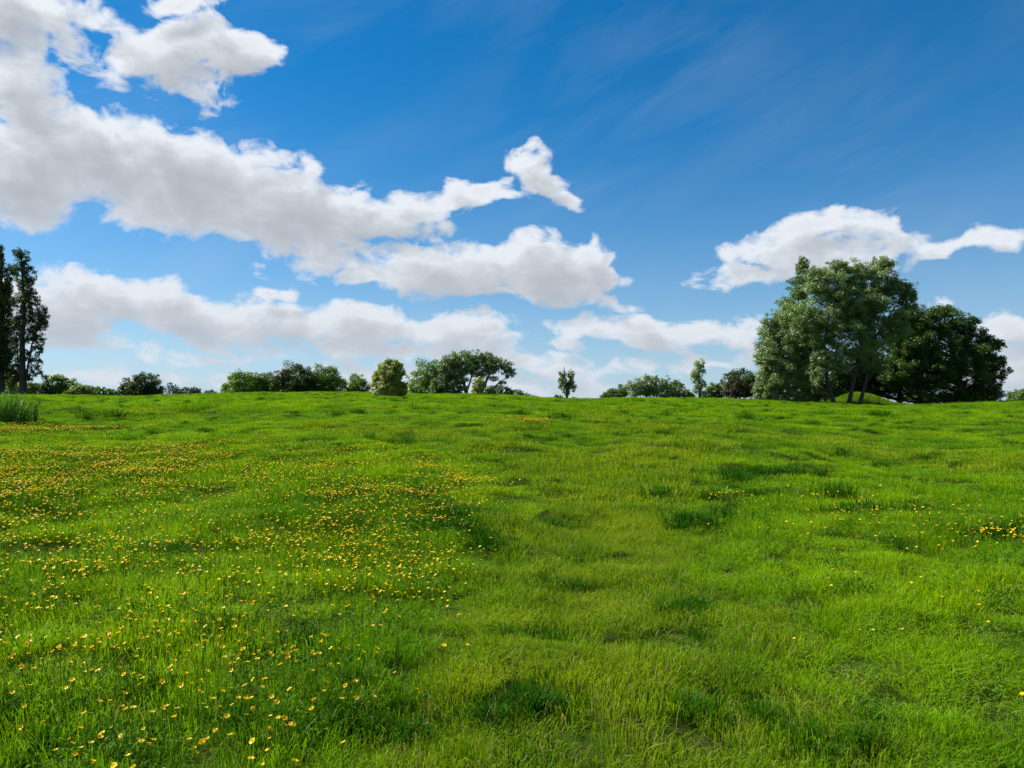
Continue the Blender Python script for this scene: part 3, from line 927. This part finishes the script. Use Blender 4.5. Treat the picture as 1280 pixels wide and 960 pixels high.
# trodden paths, traced on the ground
PATH_A = [ground_at(*p) for p in ((640, 1400), (670, 1100), (700, 955), (745, 860), (755, 780), (752, 700), (755, 650), (765, 610), (740, 580), (660, 562), (560, 549), (480, 539), (400, 532))]
PATH_B = [ground_at(*p) for p in ((765, 610), (800, 580), (830, 560), (800, 540), (745, 522), (760, 510))]
PATH_C = [ground_at(*p) for p in ((830, 545), (900, 538), (1000, 549), (1100, 563), (1200, 576), (1300, 590), (1400, 600))]


def path_mask(x, y):
    d = polydist(x, y, PATH_A) + (fbm(x / 1.1, y / 1.1, 21) - .5) * .9
    d2 = polydist(x, y, PATH_B) + (fbm(x / 1.5, y / 1.5, 22) - .5) * 1.4
    d3 = polydist(x, y, PATH_C) + (fbm(x / 1.5, y / 1.5, 23) - .5) * 1.4
    return np.maximum(1 - smooth(.55, 1.35, d), np.maximum(1 - smooth(.6, 1.8, d2), 1 - smooth(.5, 1.5, d3)) * .85)


def wedge(d0, d1, dens, extra=1.15):
    """random points on the ground seen between two distances, a margin either side"""
    n = int(dens * (d1 ** 2 - d0 ** 2) * .665 * extra)
    y = np.sqrt(rng.uniform(d0 ** 2, d1 ** 2, n))
    x = rng.uniform(-.665 * extra, .665 * extra, n) * (y + 1.2)
    return x, y


def tall_map(x, y):
    """how high the grass stands: lush left field, cropped near the path"""
    px, py = project(x, y, terrain(x, y))
    left = smooth(640, 420, px) if False else 1 - smooth(470, 640, px - (py - 600).clip(0, 400) * -.25)
    right = smooth(860, 960, px) * smooth(585, 620, py) * (1 - smooth(720, 860, py))
    base = .64 + .62 * left * smooth(520, 600, py) + .50 * right
    return base * (.72 + .56 * fbm(x / 1.3, y / 1.0, 31))


def ground_tilt(x, y, spin, e):
    """x and y Euler angles that lay a tuft on the slope of the ground"""
    gxx = (terrain(x + e, y) - terrain(x - e, y)) / (2 * e)
    gyy = (terrain(x, y + e) - terrain(x, y - e)) / (2 * e)
    n = np.stack([-gxx, -gyy, np.ones(len(x))], -1)
    n /= np.linalg.norm(n, axis=1)[:, None]
    c, s_ = np.cos(-spin), np.sin(-spin)
    nx, ny = n[:, 0] * c - n[:, 1] * s_, n[:, 0] * s_ + n[:, 1] * c
    return np.stack([-np.arcsin(np.clip(ny, -1, 1)), np.arctan2(nx, n[:, 2])], -1) + rng.normal(0, .04, (len(x), 2))


def lay(name, label, d0, d1, dens, sources_m, sources_p, zs=1.0):
    x, y = wedge(d0, d1, dens)
    gap = (1 - smooth(.30, .40, fbm(x / .33, y / .26, 47, 2))) if d1 < 30 else np.zeros(len(x))
    k_ = rng.random(len(x)) > .10 * gap
    x, y = x[k_], y[k_]
    pm = path_mask(x, y)
    r = rng.random(len(x))
    isp = r < pm
    hgt = tall_map(x, y) * zs
    lumps = smooth(.46, .60, fbm(x / .34, y / .28, 41, 2))      # small thick lumps
    hgt = hgt * (.72 + .95 * lumps)
    sc = rng.uniform(.8, 1.25, len(x))
    z = terrain(x, y)
    rot = rng.random(len(x)) * 2 * math.pi
    hgt[isp] = (.95 + .4 * rng.random(isp.sum())) * zs * (.85 + .75 * lumps[isp])
    hgt *= 1 + .35 * (1 - pm) * smooth(.6, .8, fbm(x / 2.1, y / 1.5, 44, 2))
    nm, np_ = len(sources_m), len(sources_p)
    ix = np.where(isp, nm + rng.integers(0, np_, len(x)), rng.integers(0, nm, len(x)))
    tilt = ground_tilt(x, y, rot, .07 if d1 < 10 else .16)
    scatter(name, label, sources_m + sources_p, np.stack([x, y, z], -1), rot, sc, hgt * sc ** .3, ix, tilt)
    return len(x)


nm = [tuft_source("t", 320, .17, .02, .082, .0030, .95, 100 + i, G_MEADOW, .04) for i in range(5)] + [weed_source(.16, 90, .009, 170 + i) for i in range(2)]
npth = [tuft_source("t", 330, .17, .026, .060, .0034, .85, 110 + i, G_PATH, .10) for i in range(4)]
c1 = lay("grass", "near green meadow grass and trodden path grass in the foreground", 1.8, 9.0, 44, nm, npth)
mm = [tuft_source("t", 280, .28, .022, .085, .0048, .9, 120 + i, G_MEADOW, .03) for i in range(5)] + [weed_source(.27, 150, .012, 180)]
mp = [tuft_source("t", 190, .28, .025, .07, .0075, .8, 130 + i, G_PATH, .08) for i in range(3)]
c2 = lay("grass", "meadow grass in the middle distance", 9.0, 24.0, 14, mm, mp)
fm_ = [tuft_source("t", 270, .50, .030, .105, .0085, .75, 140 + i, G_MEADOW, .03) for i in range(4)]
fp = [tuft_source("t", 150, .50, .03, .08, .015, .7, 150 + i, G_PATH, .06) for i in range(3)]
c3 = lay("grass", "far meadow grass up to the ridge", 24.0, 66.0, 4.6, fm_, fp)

# tussocks, shade put into their dark green: the ones the photograph shows plus a random sprinkling
tp = []
for (px, py, n, spread) in ((968, 592, 7, .45), (985, 596, 4, .3), (905, 600, 2, .15), (915, 592, 2, .15), (1000, 620, 3, .3), (545, 656, 9, .5), (565, 645, 6, .4), (520, 662, 5, .3),
                            (452, 622, 5, .35), (680, 549, 3, .3), (437, 520, 3, .3), (1095, 521, 3, .35), (1150, 583, 3, .4), (780, 546, 4, .6), (500, 552, 5, .8), (530, 556, 4, .6),
                            (253, 541, 3, .4), (80, 633, 5, .5), (60, 625, 4, .4), (330, 575, 3, .4), (920, 625, 6, .5), (900, 650, 5, .4), (1180, 640, 5, .6), (1250, 690, 6, .5),
                            (110, 520, 2, .3), (122, 524, 1, .2), (375, 552, 2, .3), (1010, 530, 2, .3), (960, 530, 2, .3), (650, 518, 1, .3), (700, 525, 1, .3),
                            (60, 880, 5, .25), (140, 925, 5, .2), (390, 915, 6, .2), (330, 810, 4, .2), (640, 800, 3, .12), (880, 760, 4, .15), (830, 770, 3, .12), (700, 890, 4, .15),
                            (980, 900, 4, .15), (1050, 930, 4, .15), (230, 700, 5, .3), (700, 735, 3, .15), (470, 870, 5, .2)):
    gx0, gy0 = ground_at(px, py)
    k = spread * (1 if gy0 < 20 else 1.6)
    for _ in range(n):
        tp.append((gx0 + rng.normal(0, k), gy0 + rng.normal(0, k * .45), rng.uniform(.8, 1.35)))
x, y = wedge(3, 64, 1.0)
keep = rng.random(len(x)) < .25 + .9 * fbm(x / 4, y / 3, 51) * (1 - path_mask(x, y))
for a, b in zip(x[keep], y[keep]):
    tp.append((a, b, rng.uniform(.25, .75)))
tp = np.array(tp)
ts = [tuft_source("t", 280, .27, .05, .17, .0065, .55, 160 + i, G_TUSS_SHADE, .04, gauss=True) for i in range(4)]
sc = tp[:, 2] * np.where(tp[:, 1] < 7, .6, np.where(tp[:, 1] < 20, .95, 1.5))
scatter("tussock_grass", "thick grass tussocks dotted over the meadow, shade put into their dark colour", ts, np.stack([tp[:, 0], tp[:, 1], terrain(tp[:, 0], tp[:, 1])], -1),
        rng.random(len(tp)) * 6.28, sc, sc * rng.uniform(.7, 1.1, len(tp)), rng.integers(0, 4, len(tp)))

# reed clumps at the left edge
for (px, py, w_px, n, lab) in ((12, 531, 20, 420, "large clump of tall upright reeds at the left edge of the meadow"),
                               (41, 529, 6, 70, "small separate clump of reeds just right of the large reed clump")):
    gx0, gy0 = ground_at(px, py)
    wr = w_px * gy0 / F
    V, Q, T, t = blades(n, wr, 0.85, 1.15, .020, .26, rng)
    V[:, 1] *= .6
    hb = np.repeat(rng.uniform(.35, 1.0, n) ** .8 * (1 - .45 * (np.abs(V[::7, 0]) / wr) ** 2), 7)
    V[:, 2] *= hb
    gz0 = hz(gx0, gy0)
    V[:, 2] += terrain(gx0 + V[:, 0], gy0 + V[:, 1]) - gz0 - .02
    root = empty("reed_clump", (gx0, gy0, gz0), lab, "reeds", "reed clumps at the left edge")
    mesh_obj("leaf_blades", V, [Q, T], REED, root, attrs={'t': t})


# buttercups
def flower_head(r, n=5, simple=False):
    V, Fc = [], []
    for i in range(n):
        a = 2 * math.pi * i / n
        u = np.array((math.cos(a), math.sin(a), 0)); v = np.array((-math.sin(a), math.cos(a), 0)); z = np.array((0, 0, 1))
        b = len(V)
        if simple:
            V += [0 * u, u * .6 * r + v * .42 * r + z * .30 * r, u * r + z * .42 * r, u * .6 * r - v * .42 * r + z * .30 * r]
            Fc.append((b, b + 1, b + 2, b + 3))
        else:
            V += [0 * u, u * .45 * r + v * .34 * r + z * .22 * r, u * .45 * r + z * .14 * r, u * .45 * r - v * .34 * r + z * .22 * r,
                  u * .88 * r + v * .36 * r + z * .36 * r, u * .98 * r + z * .34 * r, u * .88 * r - v * .36 * r + z * .36 * r]
            Fc += [(b, b + 1, b + 2), (b, b + 2, b + 3), (b + 1, b + 4, b + 5, b + 2), (b + 2, b + 5, b + 6, b + 3)]
    return V, Fc


def flower_density(x, y):
    px, py = project(x, y, terrain(x, y))
    nz = smooth(.40, .66, fbm(x / 1.6, y / 1.6, 61))
    nz2 = smooth(.35, .6, fbm(x / .6, y / .6, 62, 2))
    d = np.zeros(len(x))
    left = 1 - smooth(500, 660, px + (py - 600) * .10)
    wide = smooth(.30, .62, fbm(x / 3.2, y / 2.4, 63, 2))
    d += left * smooth(556, 592, py) * (1 - smooth(690, 760, py)) * (.45 + .8 * wide) * (.55 + .7 * nz) * (.35 + .65 * nz2) * 480
    d += left * smooth(690, 740, py) * (1 - smooth(300, 640, px) * .6) * (.7 + .6 * nz) * (.35 + nz2) * 200
    d += (1 - smooth(120, 420, px)) * smooth(640, 700, py) * nz2 * 40
    d += left * smooth(515, 535, py) * (1 - smooth(560, 600, py)) * nz * 18
    # bright yellow drifts far off
    d += 190 * np.exp(-((px - 40) / 80) ** 2 - ((py - 538) / 10) ** 2) * (.1 + nz2) * (.2 + nz)
    d += 110 * np.exp(-((px - 150) / 60) ** 2 - ((py - 518) / 4) ** 2) * nz2
    d += 230 * np.exp(-((px - 655) / 44) ** 4 - ((py - 533) / 5.5) ** 2) * (.15 + nz2) * (.45 + nz)
    d += 40 * np.exp(-((px - 745) / 14) ** 2 - ((py - 534) / 4) ** 2)
    d += 60 * np.exp(-((px - 440) / 40) ** 2 - ((py - 535) / 4) ** 2) * nz2
    # right field
    q = smooth(860, 900, px) * smooth(620, 632, py) * (1 - smooth(690, 760, py)) * (px > 0)
    line = np.exp(-((py - (634 + (px - 880) * .135)) / 26) ** 2)
    d += q * line * (.35 + nz) * 150
    d += smooth(900, 1100, px) * smooth(660, 700, py) * (1 - smooth(900, 960, py)) * (.2 + .6 * nz * nz2) * 34
    d += smooth(560, 680, px) * (1 - smooth(700, 760, px)) * smooth(640, 700, py) * 3
    d *= 1 - .92 * path_mask(x, y)
    return d


fx, fy = wedge(2.6, 58, 420)
fd = flower_density(fx, fy)
k = rng.random(len(fx)) < np.clip(fd / 420, 0, 1)
fx, fy = fx[k], fy[k]
fxp, fyp = project(fx, fy, terrain(fx, fy) + .15)
inside = (fxp > 4) & (fxp < 1276) & (fyp < 956)
order = np.argsort(np.where(inside, fy, 1e6))
fh = .085 + .09 * tall_map(fx, fy) * rng.uniform(.7, 1.15, len(fx))
near_i = order[:296]
NEAR = set(near_i.tolist())

# one modelled flower of each of three forms, then copies
protos = []
for k_ in range(3):
    lean = (.12, -.1, .05)[k_]
    P_ = [np.array((lean * .06 * t * t * 4, .02 * math.sin(t * 3 + k_), t)) for t in (0, .35, .7, 1.0)]
    sv, sq = tube(P_, [.0016] * 4, 4)
    hv, hf = flower_head(.0120)
    hv = np.array(hv) + 0
    protos.append((sv, sq, hv, hf, P_[-1]))
meshes = []
for k_, (sv, sq, hv, hf, tip_) in enumerate(protos):
    sm = mesh_obj("stem", sv, sq, STEM, link=False)
    fm2 = mesh_obj("petals", hv, hf, PETAL, link=False)
    # anthers: a small raised button, its own sub-part
    bv, bf = [], []
    for i in range(6):
        a = i * math.pi / 3
        bv.append((.0036 * math.cos(a), .0036 * math.sin(a), .001))
    bv.append((0, 0, .0062))
    bf = [(i, (i + 1) % 6, 6) for i in range(6)]
    bm2 = mesh_obj("flower_centre", bv, bf, G_DRY, link=False)
    meshes.append((sm, fm2, bm2, tip_))
REG = {'l': ("yellow buttercup on a thin stem in the nearest grass at the left", "buttercups in the near left grass"),
       'm': ("yellow buttercup in the nearest grass beside the trodden path", "buttercups beside the trodden path"),
       'r': ("yellow buttercup on a thin stem in the grass at the lower right", "buttercups in the near right grass")}
first = {}
for n_, i in enumerate(near_i):
    k_ = n_ % 3
    sm, fm2, bm2, tip_ = meshes[k_]
    px = fxp[i]
    lab, grp = REG['l' if px < 420 else ('m' if px < 860 else 'r')]
    root = empty("buttercup", (fx[i], fy[i], terrain(fx[i], fy[i])), lab, "flower", grp)
    root.rotation_euler = (rng.normal(0, .10), rng.normal(0, .10), rng.random() * 6.28)
    h = float(fh[i])
    st = sm.copy(); st.name = "stem"; st.parent = root; st.scale = (1, 1, h); C.objects.link(st)
    pe = fm2.copy(); pe.name = "petals"; pe.parent = root
    sz = float(rng.uniform(.6, 1.15))
    pe.location = (tip_[0], tip_[1], h); pe.scale = (sz, sz, sz * rng.uniform(.5, 2.0)); pe.rotation_euler = (rng.normal(0, .4), rng.normal(0, .4), 0); C.objects.link(pe)
    ce = bm2.copy(); ce.name = "flower_centre"; ce.parent = pe; C.objects.link(ce)
rest = np.array([i for i in range(len(fx)) if i not in NEAR])
src = []
for k_ in range(3):
    hv, hf = flower_head(.0108 * (1.0, 1.1, .9)[k_], simple=True)
    hv = np.array(hv) + (0, 0, .0)
    sv, sq = tube([np.array((0, 0, -.12)), np.array((0, 0, 0))], [.0015, .0015], 3)
    V = np.concatenate([hv, sv])
    fcs = [tuple(f) for f in hf] + [tuple(int(v) + len(hv) for v in q) for q in sq]
    src.append(mesh_obj("t", V, fcs, [PETAL, STEM], face_mat=[0] * len(hf) + [1] * len(sq), link=False))
dist = fy[rest]
ssc = rng.uniform(.8, 1.2, len(rest)) * np.clip(dist / 30, 1.0, 1.6)
scatter("buttercups", "countless small yellow buttercups in drifts across the middle and far meadow", src,
        np.stack([fx[rest], fy[rest], terrain(fx[rest], fy[rest]) + fh[rest]], -1), rng.random(len(rest)) * 6.28, ssc, ssc, rng.integers(0, 3, len(rest)),
        rng.normal(0, .3, (len(rest), 2)))
print("tufts", c1, c2, c3, "tussocks", len(tp), "flowers", len(fx), "near limit", fy[near_i].max())
